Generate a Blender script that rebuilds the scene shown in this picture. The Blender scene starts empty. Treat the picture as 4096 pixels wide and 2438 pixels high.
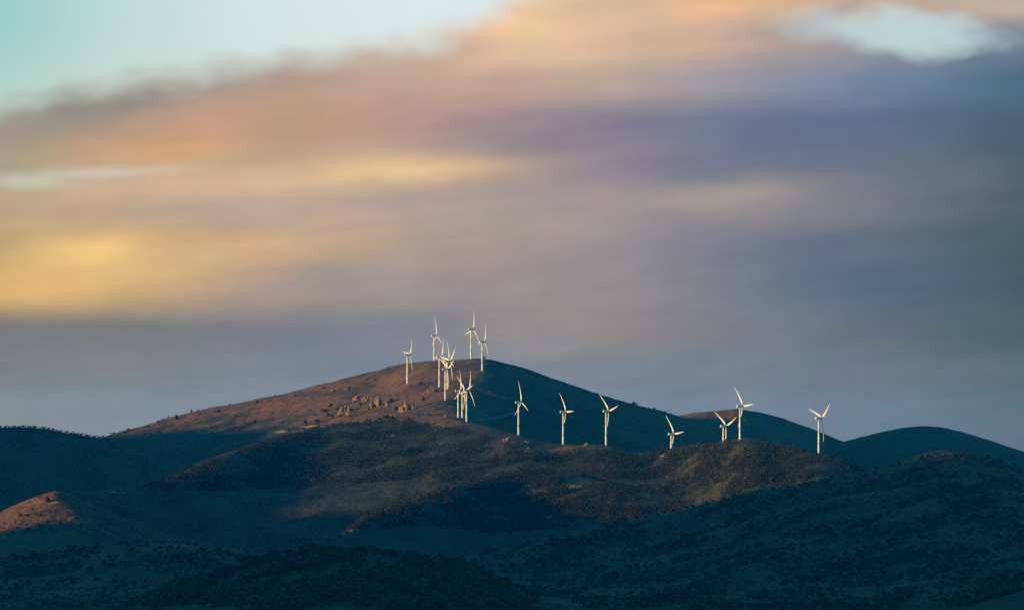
import bpy, bmesh, math, random
import numpy as np
from mathutils import Matrix, Vector

C = bpy.context.scene.collection
scene = bpy.context.scene
random.seed(7); RNG = np.random.default_rng(11)

# ================================================================== camera, light, exposure
FOCAL, SENSOR, FW, FH = 200.0, 36.0, 4096.0, 2438.0
K = SENSOR / FOCAL / FW            # tangent per photo pixel
HOR = 2500.0                       # photo row of the true horizon (just under the frame)

cam_data = bpy.data.cameras.new("camera")
cam = bpy.data.objects.new("camera", cam_data); C.objects.link(cam)
cam.location = (0, 0, 0); cam.rotation_euler = (math.pi / 2, 0, 0)
cam_data.lens = FOCAL; cam_data.sensor_width = SENSOR
cam_data.shift_y = (HOR - FH / 2) / FW
cam_data.clip_start = 1.0; cam_data.clip_end = 60000
scene.camera = cam

SUN_ELEV, SUN_SIDE = math.radians(4.6), math.radians(17)      # low sun, left of the view and a little behind the camera
sun_data = bpy.data.lights.new("sun", 'SUN')
sun_data.energy = 5.0; sun_data.angle = math.radians(0.8); sun_data.color = (1.0, 0.625, 0.20)
sun = bpy.data.objects.new("sun", sun_data); C.objects.link(sun)
sdir = Vector((-math.cos(SUN_SIDE) * math.cos(SUN_ELEV), -math.sin(SUN_SIDE) * math.cos(SUN_ELEV), math.sin(SUN_ELEV)))
sun.rotation_euler = sdir.to_track_quat('Z', 'Y').to_euler()
sun.location = (-3000, -900, 900)

scene.view_settings.view_transform = 'Standard'; scene.view_settings.look = 'None'
scene.view_settings.exposure = 0.55; scene.view_settings.gamma = 1.0
scene.render.engine = 'CYCLES'
scene.cycles.max_bounces = 3; scene.cycles.diffuse_bounces = 2; scene.cycles.volume_bounces = 0
scene.cycles.use_denoising = False
scene.cycles.sample_clamp_indirect = 2.0
HAZE_DENSITY, HAZE_TOP = 1.7e-5, 560.0
HAZE_COLOR = (0.01, 0.28, 0.98)

# ================================================================== the sky: clear evening blue with a bank of stratus lit from the left
def lin(c):
    return tuple(((v / 255.0) / 12.92 if v <= 10 else (((v / 255.0) + .055) / 1.055) ** 2.4) for v in c)

class Nodes:
    def __init__(self, nt): self.nt = nt; self.N = nt.nodes; self.L = nt.links; self.N.clear()
    def new(self, t, **kw):
        n = self.N.new(t)
        for k, v in kw.items(): setattr(n, k, v)
        return n
    def set(self, sock, v):
        if hasattr(v, 'bl_idname') or hasattr(v, 'is_output'): self.L.new(v, sock)
        else: sock.default_value = v
    def math(self, op, a, b=0.0, c=None, clamp=False):
        n = self.new('ShaderNodeMath', operation=op, use_clamp=clamp)
        self.set(n.inputs[0], a); self.set(n.inputs[1], b)
        if c is not None: self.set(n.inputs[2], c)
        return n.outputs[0]
    def smooth(self, v, lo, hi):
        n = self.new('ShaderNodeMapRange', interpolation_type='SMOOTHSTEP')
        self.set(n.inputs['Value'], v); n.inputs['From Min'].default_value = lo; n.inputs['From Max'].default_value = hi
        return n.outputs['Result']
    def mix(self, f, a, b, blend='MIX'):
        n = self.new('ShaderNodeMix', data_type='RGBA', blend_type=blend)
        self.set(n.inputs[0], f)
        for i, v in ((6, a), (7, b)):
            if isinstance(v, tuple): n.inputs[i].default_value = (*v[:3], 1)
            else: self.L.new(v, n.inputs[i])
        return n.outputs[2]
    def ramp(self, f, stops, interp='B_SPLINE'):
        n = self.new('ShaderNodeValToRGB'); r = n.color_ramp; r.interpolation = interp
        e = r.elements
        while len(e) < len(stops): e.new(0.5)
        for i, (p, c) in enumerate(stops):
            e[i].position = p; e[i].color = (*c, 1) if len(c) == 3 else c
        self.set(n.inputs[0], f)
        return n.outputs['Color']
    def noise(self, vec, scale, detail=3, rough=.5, w=None):
        n = self.new('ShaderNodeTexNoise', noise_dimensions='3D')
        self.L.new(vec, n.inputs['Vector']); n.inputs['Scale'].default_value = scale
        n.inputs['Detail'].default_value = detail; n.inputs['Roughness'].default_value = rough
        return n.outputs['Fac']
    def xyz(self, x, y, z):
        n = self.new('ShaderNodeCombineXYZ')
        for i, v in enumerate((x, y, z)): self.set(n.inputs[i], v)
        return n.outputs[0]

FILL_CLOUD_DARK, FILL_CLOUD_LIGHT = (0.006, 0.16, 0.24), (0.016, 0.285, 0.43)      # cloud glow added out of view, tinted to fill the land's shade

# cloud colours as the eye sees them: rows from the zenith side down to the hills, columns from left to right
CLOUD_ROWS = [
 [(170,165,150),(185,170,150),(200,180,155),(215,190,165),(225,195,165),(220,185,155),(220,178,145),(195,170,150),(175,170,165)],
 [(160,160,150),(175,165,155),(185,165,150),(200,175,155),(220,190,160),(214,180,152),(188,164,150),(128,142,165),(100,122,138)],
 [(154,158,153),(158,150,146),(172,150,143),(188,158,142),(194,163,146),(182,166,155),(138,143,165),(103,130,158),(68,102,122)],
 [(144,144,140),(178,150,130),(190,154,133),(182,150,138),(160,138,146),(126,128,146),(106,118,146),(96,113,142),(70,98,113)],
 [(160,160,145),(198,170,138),(200,168,140),(196,165,140),(168,152,145),(130,128,148),(108,118,143),(98,115,137),(68,92,102)],
 [(186,162,134),(192,167,142),(188,163,146),(180,160,150),(168,156,154),(152,144,146),(138,136,144),(112,121,131),(75,94,104)],
 [(190,162,122),(206,172,126),(202,168,132),(186,162,142),(164,153,150),(146,140,147),(114,122,142),(94,111,128),(68,90,102)],
 [(208,168,112),(206,170,118),(176,154,138),(152,146,147),(156,147,146),(140,137,143),(108,122,142),(86,108,130),(68,90,102)],
 [(119,122,124),(121,124,130),(124,126,138),(121,128,147),(148,143,143),(142,139,140),(116,123,138),(95,111,129),(75,98,107)],
 [(124,129,130),(126,133,138),(124,134,146),(121,136,154),(128,138,151),(122,134,149),(113,127,144),(105,121,138),(89,109,122)],
 [(132,146,154),(131,146,158),(126,144,160),(121,142,163),(120,140,161),(116,136,156),(113,132,152),(108,128,147),(95,118,134)],
 [(134,150,160),(132,149,162),(127,146,164),(121,143,165),(120,141,163),(116,137,158),(113,133,153),(108,128,148),(95,118,135)],
]
# brighter and darker billows on top: x, y, half length, half height, slope, colour, weight
BILLOWS = [
 (245,632,118,40,.0,(249,208,134),.92), (130,697,165,40,-.05,(230,188,124),.65), (985,415,180,22,-.03,(236,200,150),.85), (470,640,170,50,-.14,(218,178,136),.45), (700,600,190,26,-.1,(206,172,142),.45), (760,690,150,24,-.12,(150,146,148),.45), (1250,560,200,40,-.08,(170,154,152),.5), (1150,160,260,50,-.12,(206,172,154),.45),
 (610,445,270,28,-.06,(222,188,152),.7), (400,358,150,34,-.05,(220,168,116),.75), (180,350,140,44,-.1,(186,154,126),.5), (620,290,240,50,-.1,(197,157,134),.6), (230,420,150,14,-.09,(205,203,184),.75),
 (60,447,75,12,.06,(205,208,190),.7), (1780,474,150,24,-.07,(174,160,151),.6), (1285,70,110,48,-.1,(242,202,160),.75),
 (1760,18,70,26,-.1,(230,186,145),.8), (1660,295,240,60,.0,(104,115,145),.25), (250,262,190,30,-.16,(150,146,138),.75),
 (560,190,130,24,-.22,(165,155,142),.6), (980,155,150,28,-.2,(190,165,150),.6), (620,515,190,22,.0,(182,160,150),.55),
 (1330,345,160,26,.03,(140,132,142),.5), (2000,640,240,56,.1,(90,109,136),.35), (1480,700,230,36,-.04,(146,140,142),.5),
 (2330,130,90,26,.05,(96,122,140),.5), (2420,18,120,18,.1,(200,180,158),.6), (2020,38,60,26,-.5,(150,140,145),.5),
 (1100,600,180,40,-.1,(165,152,145),.4), (2200,420,160,40,0,(118,122,134),.4)]
CLEAR_EDGE = [(0,275),(150,240),(300,222),(420,200),(600,178),(800,150),(950,128),(1080,104),(1160,62),(1230,22),(1320,-30),(2493,-400)]

def haze_path(b):                               # metres of haze in front of the sky at a row of the photograph
    v = max((HOR - b * FH) * K, 0.004)
    return min(HAZE_TOP / v, 15000.0)

def behind_haze(c, b):                          # the sky's own light where its light has crossed the haze
    T = math.exp(-HAZE_DENSITY * haze_path(b))
    glow = [g * (1 - T) for g in HAZE_GLOW]
    return tuple(max((v - g) / T, 0.0) for v, g in zip([q / 2 ** scene.view_settings.exposure for q in lin(c)], glow))
HAZE_GLOW = (0.010, 0.10, 0.24)

world = bpy.data.worlds.new("World"); scene.world = world; world.use_nodes = True
w = Nodes(world.node_tree)
gen = w.new('ShaderNodeTexCoord').outputs['Generated']
sep = w.new('ShaderNodeSeparateXYZ'); w.L.new(gen, sep.inputs[0])
yy = w.math('MAXIMUM', sep.outputs[1], 0.05)
A = w.math('ADD', w.math('DIVIDE', w.math('DIVIDE', sep.outputs[0], yy), K * FW), 0.5)
B = w.math('SUBTRACT', HOR / FH, w.math('DIVIDE', w.math('DIVIDE', sep.outputs[2], yy), K * FH))
flat = w.xyz(w.math('MULTIPLY', A, 2.2), w.math('MULTIPLY', B, 5.0), 0.3)
n1 = w.noise(flat, 2.2, 3, .5); n2 = w.noise(w.xyz(w.math('MULTIPLY', A, 2.0), w.math('MULTIPLY', B, 6.0), 5.7), 2.0, 3, .5)
A2 = w.math('ADD', A, w.math('MULTIPLY', w.math('SUBTRACT', n1, .5), .06))
B2 = w.math('ADD', B, w.math('MULTIPLY', w.math('SUBTRACT', n2, .5), .034))
total = None
ROW_B = [i * 100 / 1484.0 for i in range(len(CLOUD_ROWS))]
tpos = w.math('DIVIDE', B2, ROW_B[-1], clamp=True)
for i, row in enumerate(CLOUD_ROWS):
    col = w.ramp(A2, [(j / 8.0, behind_haze(c, ROW_B[i])) for j, c in enumerate(row)], 'B_SPLINE')
    d = w.math('ABSOLUTE', w.math('SUBTRACT', w.math('MULTIPLY', tpos, len(CLOUD_ROWS) - 1.0), float(i)))
    wt = w.smooth(d, 1.0, 0.0)
    n = w.new('ShaderNodeVectorMath', operation='SCALE'); w.L.new(col, n.inputs[0]); w.L.new(wt, n.inputs['Scale'])
    if total is None: total = n.outputs[0]
    else:
        s = w.new('ShaderNodeVectorMath', operation='ADD'); w.L.new(total, s.inputs[0]); w.L.new(n.outputs[0], s.inputs[1]); total = s.outputs[0]
sky_col = total
for (x, y, rx, ry, sl, c, wt) in BILLOWS:
    a0, b0 = x / 2493.0, y / 1484.0
    da = w.math('SUBTRACT', A2, a0)
    db = w.math('SUBTRACT', w.math('SUBTRACT', B2, b0), w.math('MULTIPLY', da, sl * 2493 / 1484.0))
    q = w.math('ADD', w.math('POWER', w.math('DIVIDE', da, rx / 2493.0), 2.0), w.math('POWER', w.math('DIVIDE', db, ry / 1484.0), 2.0))
    f = w.math('MULTIPLY', w.math('EXPONENT', w.math('MULTIPLY', q, -0.55)), wt)
    sky_col = w.mix(f, sky_col, behind_haze(c, b0))
# soft mottling inside the bank: folds that follow its drift, and faint warm and cool patches
n3 = w.noise(w.xyz(w.math('MULTIPLY', A, 5.0), w.math('ADD', w.math('MULTIPLY', B, 7.0), w.math('MULTIPLY', A, 1.2)), 2.2), 2.6, 5, .55)
sky_col = w.mix(1.0, sky_col, w.ramp(n3, [(0.3, (.925, .935, .95)), (.7, (1.075, 1.065, 1.05))], 'LINEAR'), 'MULTIPLY')
n5 = w.noise(w.xyz(w.math('MULTIPLY', A, 3.2), w.math('ADD', w.math('MULTIPLY', B, 20.0), w.math('MULTIPLY', A, 3.0)), 9.4), 1.8, 4, .5)
sky_col = w.mix(1.0, sky_col, w.ramp(n5, [(0.3, (.955, .96, .975)), (.7, (1.045, 1.04, 1.025))], 'LINEAR'), 'MULTIPLY')
n4 = w.noise(w.xyz(w.math('MULTIPLY', A, 9.0), w.math('MULTIPLY', B, 6.0), 6.1), 2.0, 2, .5)
sky_col = w.mix(1.0, sky_col, w.ramp(n4, [(0.3, (.97, 1.02, .985)), (.7, (1.035, .98, 1.025))], 'LINEAR'), 'MULTIPLY')
# clear sky beyond the cloud edge
clear = w.ramp(A, [(0.0, behind_haze((148,203,199), .02)), (.09, behind_haze((186,216,212), .02)), (.22, behind_haze((206,227,224), .03)), (.42, behind_haze((225,236,236), .03)), (.7, behind_haze((205,225,225), .04)), (1.0, behind_haze((170,205,210), .05))])
warm = w.smooth(B, .02, .20)
clear = w.mix(w.math('MULTIPLY', warm, .55), clear, behind_haze((212,222,204), .1))
ce = w.new('ShaderNodeFloatCurve'); cm = ce.mapping.curves[0]
pts = [(x / 2493.0, (y + 400) / 800.0) for x, y in CLEAR_EDGE]
while len(cm.points) < len(pts): cm.points.new(.5, .5)
for p, q in zip(cm.points, pts): p.location = q
ce.mapping.update(); w.set(ce.inputs['Value'], A)
edge = w.math('DIVIDE', w.math('SUBTRACT', w.math('MULTIPLY', ce.outputs[0], 800.0), 400.0), 1484.0)
wisp = w.noise(w.xyz(w.math('MULTIPLY', A, 6.0), w.math('MULTIPLY', B, 6.0), 8.8), 3.2, 3, .5)
dist = w.math('ADD', w.math('SUBTRACT', edge, B), w.math('MULTIPLY', w.math('SUBTRACT', wisp, .5), .070))
sky_col = w.mix(w.smooth(dist, -.030, .046), sky_col, clear)
# the torn window in the bank, upper right
rag = w.noise(w.xyz(w.math('MULTIPLY', A, 4.0), w.math('MULTIPLY', B, 4.0), 3.3), 4.0, 3, .5)
da = w.math('SUBTRACT', w.math('ADD', A, w.math('MULTIPLY', w.math('SUBTRACT', rag, .5), .10)), 2190 / 2493.0)
db = w.math('SUBTRACT', w.math('ADD', B, w.math('MULTIPLY', w.math('SUBTRACT', wisp, .5), .05)), w.math('ADD', 78 / 1484.0, w.math('MULTIPLY', da, .14)))
q = w.math('ADD', w.math('POWER', w.math('DIVIDE', da, .074), 2.0), w.math('POWER', w.math('DIVIDE', db, .028), 2.0))
q = w.math('ADD', q, w.math('MULTIPLY', w.math('SUBTRACT', rag, .5), 1.2))
sky_col = w.mix(w.math('MULTIPLY', w.smooth(q, 3.3, -.7), .96), sky_col, behind_haze((196,219,219), .06))
bg_cloud = w.new('ShaderNodeBackground'); w.L.new(sky_col, bg_cloud.inputs[0]); bg_cloud.inputs[1].default_value = 1.0
sky = w.new('ShaderNodeTexSky', sky_type='NISHITA'); sky.sun_disc = False
sky.sun_elevation = SUN_ELEV; sky.sun_rotation = math.radians(270) - SUN_SIDE
sky.ozone_density = 4.0
tint = w.mix(1.0, sky.outputs[0], (0.06, 0.50, 0.90), 'MULTIPLY')
bg_blue = w.new('ShaderNodeBackground'); w.L.new(tint, bg_blue.inputs[0]); bg_blue.inputs[1].default_value = 0.15
# the rest of the dome: added teal cloud lifting ambient light, with clear gaps
fill_map = w.new('ShaderNodeMapping'); fill_map.inputs['Scale'].default_value = (1.0, 1.0, 3.0); w.L.new(gen, fill_map.inputs[0])
dn = w.noise(fill_map.outputs[0], 2.4, 5, .55)
bg_fill = w.new('ShaderNodeBackground'); bg_fill.inputs[1].default_value = 1.0
w.L.new(w.ramp(dn, [(.35, FILL_CLOUD_DARK), (.75, FILL_CLOUD_LIGHT)], 'LINEAR'), bg_fill.inputs[0])
bg_sky = w.new('ShaderNodeMixShader'); w.L.new(w.math('MULTIPLY', w.smooth(dn, .36, .56), w.smooth(sep.outputs[2], -.05, .05)), bg_sky.inputs[0]); w.L.new(bg_blue.outputs[0], bg_sky.inputs[1]); w.L.new(bg_fill.outputs[0], bg_sky.inputs[2])
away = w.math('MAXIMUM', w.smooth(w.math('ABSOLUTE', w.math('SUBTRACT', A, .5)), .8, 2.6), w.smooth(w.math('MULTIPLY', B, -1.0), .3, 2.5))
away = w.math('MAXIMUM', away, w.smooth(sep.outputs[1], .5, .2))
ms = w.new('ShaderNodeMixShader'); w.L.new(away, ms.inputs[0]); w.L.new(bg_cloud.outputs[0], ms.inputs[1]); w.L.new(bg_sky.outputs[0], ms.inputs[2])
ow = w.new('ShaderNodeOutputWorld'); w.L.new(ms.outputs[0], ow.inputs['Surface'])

# ================================================================== the shape of the land
def P(px, py, Y):                  # photo pixel at a distance Y (m) -> world point; camera stands at the origin
    return ((px - FW / 2) * K * Y, Y, (HOR - py) * K * Y)

# ------------------------------------------------------------------ noise
def _hash(ix, iy, seed):
    n = (ix.astype(np.int64) * 374761393 + iy.astype(np.int64) * 668265263 + seed * 1442695041) & 0xFFFFFFFF
    n = ((n ^ (n >> 13)) * 1274126177) & 0xFFFFFFFF
    n = n ^ (n >> 16)
    return (n & 0xFFFF) / 65535.0

def perlin(x, y, seed=0):
    x0 = np.floor(x); y0 = np.floor(y)
    fx = x - x0; fy = y - y0
    ux = fx * fx * fx * (fx * (fx * 6 - 15) + 10); uy = fy * fy * fy * (fy * (fy * 6 - 15) + 10)
    def g(ix, iy, dx, dy):
        a = _hash(ix, iy, seed) * 2 * math.pi
        return np.cos(a) * dx + np.sin(a) * dy
    n00 = g(x0, y0, fx, fy); n10 = g(x0 + 1, y0, fx - 1, fy)
    n01 = g(x0, y0 + 1, fx, fy - 1); n11 = g(x0 + 1, y0 + 1, fx - 1, fy - 1)
    return 1.5 * ((n00 * (1 - ux) + n10 * ux) * (1 - uy) + (n01 * (1 - ux) + n11 * ux) * uy)

def fbm(x, y, octv=4, seed=0, gain=0.5):
    s = 0; a = 1.0
    for o in range(octv):
        s = s + a * perlin(x * 2 ** o + 17.3 * o, y * 2 ** o - 9.1 * o, seed + o)
        a *= gain
    return s

# ------------------------------------------------------------------ ridges: crest lines in metres, with the fall of the ground on both sides
def crest(pts): return [P(*p) for p in pts]
RIDGES = [
 # (points, slope towards the camera, slope away, rounding)
 ("summit", crest([(-400,1990,9300),(100,1842,9280),(250,1793,9250),(430,1733,9250),(540,1706,9250),(656,1670,9250),(750,1647,9250),(850,1622,9250),(985,1602,9230),(1150,1568,9200),(1279,1532,9180),(1400,1506,9150),(1528,1475,9120),(1618,1454,9050),(1725,1442,8980),(1806,1437,8930),(1890,1432,8900),(1972,1444,8900),(2021,1456,8900),(2120,1480,8900),(2202,1518,8900),(2300,1546,8900),(2383,1576,8900),(2465,1604,8910),(2547,1620,8930),(2630,1636,8950),(2703,1657,8980),(2800,1697,9020),(2900,1740,9060)]), .17, .35, 40),
 ("brow", crest([(1925,1450,8850),(1929,1487,8600),(1880,1542,8430),(1782,1602,8250),(1805,1642,8100),(1866,1688,7950),(1960,1718,7850)]), .32, .32, 25),
 ("knoll_nose", crest([(232,1978,6790),(262,2010,6720),(300,2050,6640),(345,2098,6560)]), .34, .34, 8),
 ("rear_shade_ridge", [(-200,9300,396),(-225,9500,403),(-230,9750,404)], .5, .5, 15),  # unseen ridge added behind the summit to cast shade on the back hill
 ("spur", crest([(1000,1785,8000),(1150,1745,8040),(1300,1712,8080),(1500,1680,8090),(1700,1655,8060),(1780,1665,8000),(1866,1687,7950),(1960,1716,7850),(2074,1740,7750),(2150,1763,7700),(2253,1776,7650),
   (2350,1775,7600),(2424,1780,7550),(2530,1801,7520),(2620,1801,7490),(2685,1790,7460),(2800,1769,7360),(2894,1762,7260),(2960,1755,7170),(3080,1762,7150),(3180,1786,7060),(3275,1815,7010),
   (3350,1827,7000),(3430,1862,7020),(3550,1910,7060),(3700,1990,7150)]), .18, .42, 22),
 ("back_hill", crest([(2600,1686,9900),(2703,1658,9850),(2793,1645,9800),(2900,1637,9800),(2941,1629,9800),(3039,1643,9800),(3121,1664,9800),(3204,1693,9800),(3286,1725,9800),(3376,1759,9800),(3500,1824,9800),(3650,2019,9800)]), .3, .4, 40),
 ("right_hill", crest([(3150,1958,9500),(3376,1760,9450),(3450,1742,9420),(3532,1722,9400),(3614,1705,9400),(3697,1698,9400),(3779,1707,9400),(3861,1727,9400),(3943,1751,9400),(4025,1781,9400),(4096,1802,9400),(4300,1848,9400),(4700,1900,9400)]), .28, .4, 60),
 ("left_hill", crest([(-1200,1600,8500),(-600,1640,8500),(-200,1687,8420),(0,1704,8350),(81,1702,8330),(164,1708,8320),(245,1720,8310),(328,1733,8300),(411,1749,8300),(500,1787,8280),(620,1844,8200),(760,2038,8100)]), .24, .42, 40),
 ("middle_spur", crest([(330,2010,7250),(395,1984,7300),(480,1968,7370),(560,1950,7440),(706,1893,7560),(854,1831,7700),(985,1778,7830),(1150,1729,7990),(1300,1700,8090),(1500,1690,8160),(1700,1650,8200)]), .24, .35, 25),
 ("knoll", crest([(-300,2120,6900),(-120,2087,6900),(0,2053,6850),(98,2009,6800),(180,1975,6790),(229,1962,6780),(290,1979,6790),(345,2022,6810),(400,2062,6830),(470,2098,6850),(560,2130,6880)]), .28, .45, 26),
 ("lower_spur", crest([(1200,2215,6480),(1265,2184,6550),(1347,2142,6630),(1446,2066,6760),(1577,2016,6880),(1676,1984,6970),(1790,1950,7080),(1970,1900,7270),(2100,1880,7310),(2250,1890,7290),(2400,1925,7210),(2560,1970,7110)]), .22, .34, 20),
 ("near_left_hill", crest([(-500,2260,5700),(-200,2225,5650),(0,2217,5620),(165,2190,5600),(300,2169,5600),(410,2160,5600),(575,2137,5600),(706,2144,5600),(854,2173,5580),(985,2191,5560),(1100,2212,5540),(1250,2252,5500)]), .115, .25, 30),
 ("central_hill", crest([(560,2466,4880),(650,2361,4880),(820,2318,4860),(1000,2252,4840),(1150,2222,4820),(1250,2203,4810),(1360,2211,4800),(1480,2210,4800),(1580,2224,4800),(1720,2246,4790),(1860,2255,4790),(1940,2303,4780),(2050,2346,4760),(2220,2417,4740),(2400,2568,4720)]), .13, .25, 25),
 ("right_near_hill", crest([(2250,2149,6350),(2440,2090,6320),(2700,2039,6300),(2950,1980,6270),(3100,1955,6250),(3285,1919,6230),(3434,1886,6220),(3580,1861,6210),(3696,1822,6200),(3778,1802,6200),(3860,1807,6200),(3943,1826,6190),(4025,1838,6180),(4096,1874,6170),(4250,1926,6150),(4500,1980,6100)]), .112, .3, 22),
 ("corner_rise", crest([(3450,2420,4350),(3700,2345,4330),(3950,2300,4300),(4096,2280,4280),(4400,2240,4250)]), .15, .2, 20),
 ("foot_rise", crest([(2450,2430,4420),(2650,2385,4400),(2760,2378,4390),(2950,2400,4370),(3100,2425,4350)]), .15, .2, 20),
 # unseen ridge added left of the frame, heights shaped to set where shade falls
 ("west_shade_ridge", [(-2300,2500,240),(-2150,3400,300),(-2050,4200,340),(-2000,5000,380),(-2000,5500,400),(-2000,5800,340),(-2000,6020,232),(-2000,6400,226),(-2000,6560,262),(-2000,6690,302),(-2000,6800,289),(-2000,6870,291),(-2000,6990,328),(-2000,7300,330),(-2000,7700,392),(-2000,8100,438),(-2000,8500,440),(-2100,9100,410),(-2300,9900,330),(-2500,10800,250)], .30, .30, 60),
]
BASE_Y = [-20000,0,3500,4300,5000,6000,7000,8000,9000,10500,12000,16000,40000]
BASE_Z = [-12,-3,-3,6,22,45,70,95,110,90,50,10,-20]

# towers: photo column of the tower, photo row of its foot and of its nacelle, distance, rotor turn, share of the rotor seen open
TOWERS = [
 (1629.5,1532,1417.5,8700,40,.31), (1737,1442.5,1342,8950,-1.5,.30), (1884.5,1435,1316,8860,16,.42), (1929,1485,1366.5,8600,27,.31),
 (1757.5,1546,1425.5,8460,27,.36), (1781.5,1600,1475.5,8250,63,.42), (1790,1554,1444,8400,47,.50), (1787,1548,1438,8760,-3,.30),
 (1833,1670.5,1563,8050,8,.34), (1849.5,1672,1563,8000,-44,.43), (1866.5,1685.5,1560,7950,22,.42), (2074.3,1739,1608,7750,-4.4,.36),
 (2253,1775,1646,7650,-30,.39), (2424.5,1779,1643,7550,-42,.48), (2685.3,1790,1734.5,7460,-34,.48), (2894,1762,1703,7260,-51,.54),
 (2960,1755,1623.5,7160,-33,.49), (3275.4,1815,1671,7010,-66,.52)]

def raw_height(x, y):
    shp = x.shape
    x = x.ravel(); y = y.ravel()
    n1 = fbm(x / 260.0, y / 340.0, 4, 3)
    wx = x + 22 * fbm(x / 180.0, y / 180.0, 3, 11); wy = y + 26 * fbm(x / 180.0, y / 180.0, 3, 23)
    base = np.interp(y, BASE_Y, BASE_Z)
    side = np.clip((np.abs(x) - 1200) / 2500, 0, 1)
    base = base * (1 - .6 * side)
    acc = [base]
    near = np.zeros_like(x)
    for name, pts, sf, sb, rnd in RIDGES:
        if name in ('west_shade_ridge', 'brow', 'rear_shade_ridge', 'knoll_nose'):          # winding crests: fall off with the plain distance
            best = np.full_like(x, -1e9); bd = np.full_like(x, 1e9)
            for (ax, ay, az), (bx, by, bz) in zip(pts[:-1], pts[1:]):
                dx, dy = bx - ax, by - ay
                t = np.clip(((x - ax) * dx + (y - ay) * dy) / (dx * dx + dy * dy), 0, 1)
                ex = x - (ax + t * dx); ey = y - (ay + t * dy)
                d = np.sqrt(ex * ex + ey * ey)
                m = 0.5 - 0.5 * ey / (d + 1e-3)
                h = az + t * (bz - az) - (sf * m + sb * (1 - m)) * (np.sqrt(d * d + rnd * rnd) - rnd)
                best = np.maximum(best, h); bd = np.minimum(bd, d)
        else:                                       # crests that run across the view: profile along x, flanks along y
            px_ = np.array([p[0] for p in pts]); py_ = np.array([p[1] for p in pts]); pz_ = np.array([p[2] for p in pts])
            gx = np.linspace(px_[0], px_[-1], 400)
            gy = np.interp(gx, px_, py_); gz = np.interp(gx, px_, pz_)
            w = max(3, int(400 * 22 / (px_[-1] - px_[0]))); ker = np.hanning(w + 2)[1:-1]; ker /= ker.sum()
            pad = lambda a: np.concatenate([np.full(w, a[0]), a, np.full(w, a[-1])])
            kw = np.hanning(2 * w + 2)[1:-1]; kw /= kw.sum(); gy = np.convolve(pad(gy), kw, 'same')[w:-w]; gz = np.convolve(pad(gz), ker, 'same')[w:-w]
            yr = np.interp(x, gx, gy); zr = np.interp(x, gx, gz)
            w2 = max(3, int(400 * 170 / (px_[-1] - px_[0]))); ker2 = np.hanning(w2 + 2)[1:-1]; ker2 /= ker2.sum()
            gs = np.convolve(np.concatenate([np.full(w2, gz[0]), gz, np.full(w2, gz[-1])]), ker2, 'same')[w2:-w2]
            zs = np.interp(x, gx, gs); away = np.clip(np.abs(y - yr) / 220.0, 0, 1); zr = zr + (zs - zr) * away * away * (3 - 2 * away)
            out = np.maximum(np.maximum(px_[0] - x, x - px_[-1]), 0)
            ey = y - yr; d = np.abs(ey)
            s = np.where(ey < 0, sf, sb)
            best = zr - s * (np.sqrt(d * d + rnd * rnd) - rnd) - .30 * (np.sqrt(out * out + rnd * rnd) - rnd)
            bd = np.sqrt(d * d + out * out)
        acc.append(best)
        near = np.maximum(near, np.exp(-(bd / 60.0) ** 2))
    A = np.stack(acc)
    kk = 7.0
    mx = A.max(0)
    h = mx + kk * np.log(np.exp((A - mx) / kk).sum(0))
    h = h - kk * 0.25
    # gullies and lumps, quieter along the crests
    q = 1 - .8 * near
    inner = np.clip((y - 3800) / 700, 0, 1)
    lee = np.clip((x - 60) / 120, 0, 1) * np.clip((y - 7750) / 250, 0, 1)      # the smooth slope behind the row of turbines
    q = q * (1 - .7 * lee)
    q = np.where(y < 6700, np.maximum(q, .62), q)
    h = h + inner * q * (9.0 * n1 - 5 * (1 - np.abs(fbm(wx / 210.0, wy / 420.0, 3, 41))) + 4)
    h = h + inner * (1.5 * fbm(x / 55.0, y / 75.0, 3, 5) * (0.45 + .55 * q) + .5 * fbm(x / 11.0, y / 14.0, 2, 8))
    return h.reshape(shp)

def foot_points():
    return np.array([P(a, b, Y) for (a, b, c, Y, th, k) in TOWERS if (a, b) != (1787, 1548)])

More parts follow.
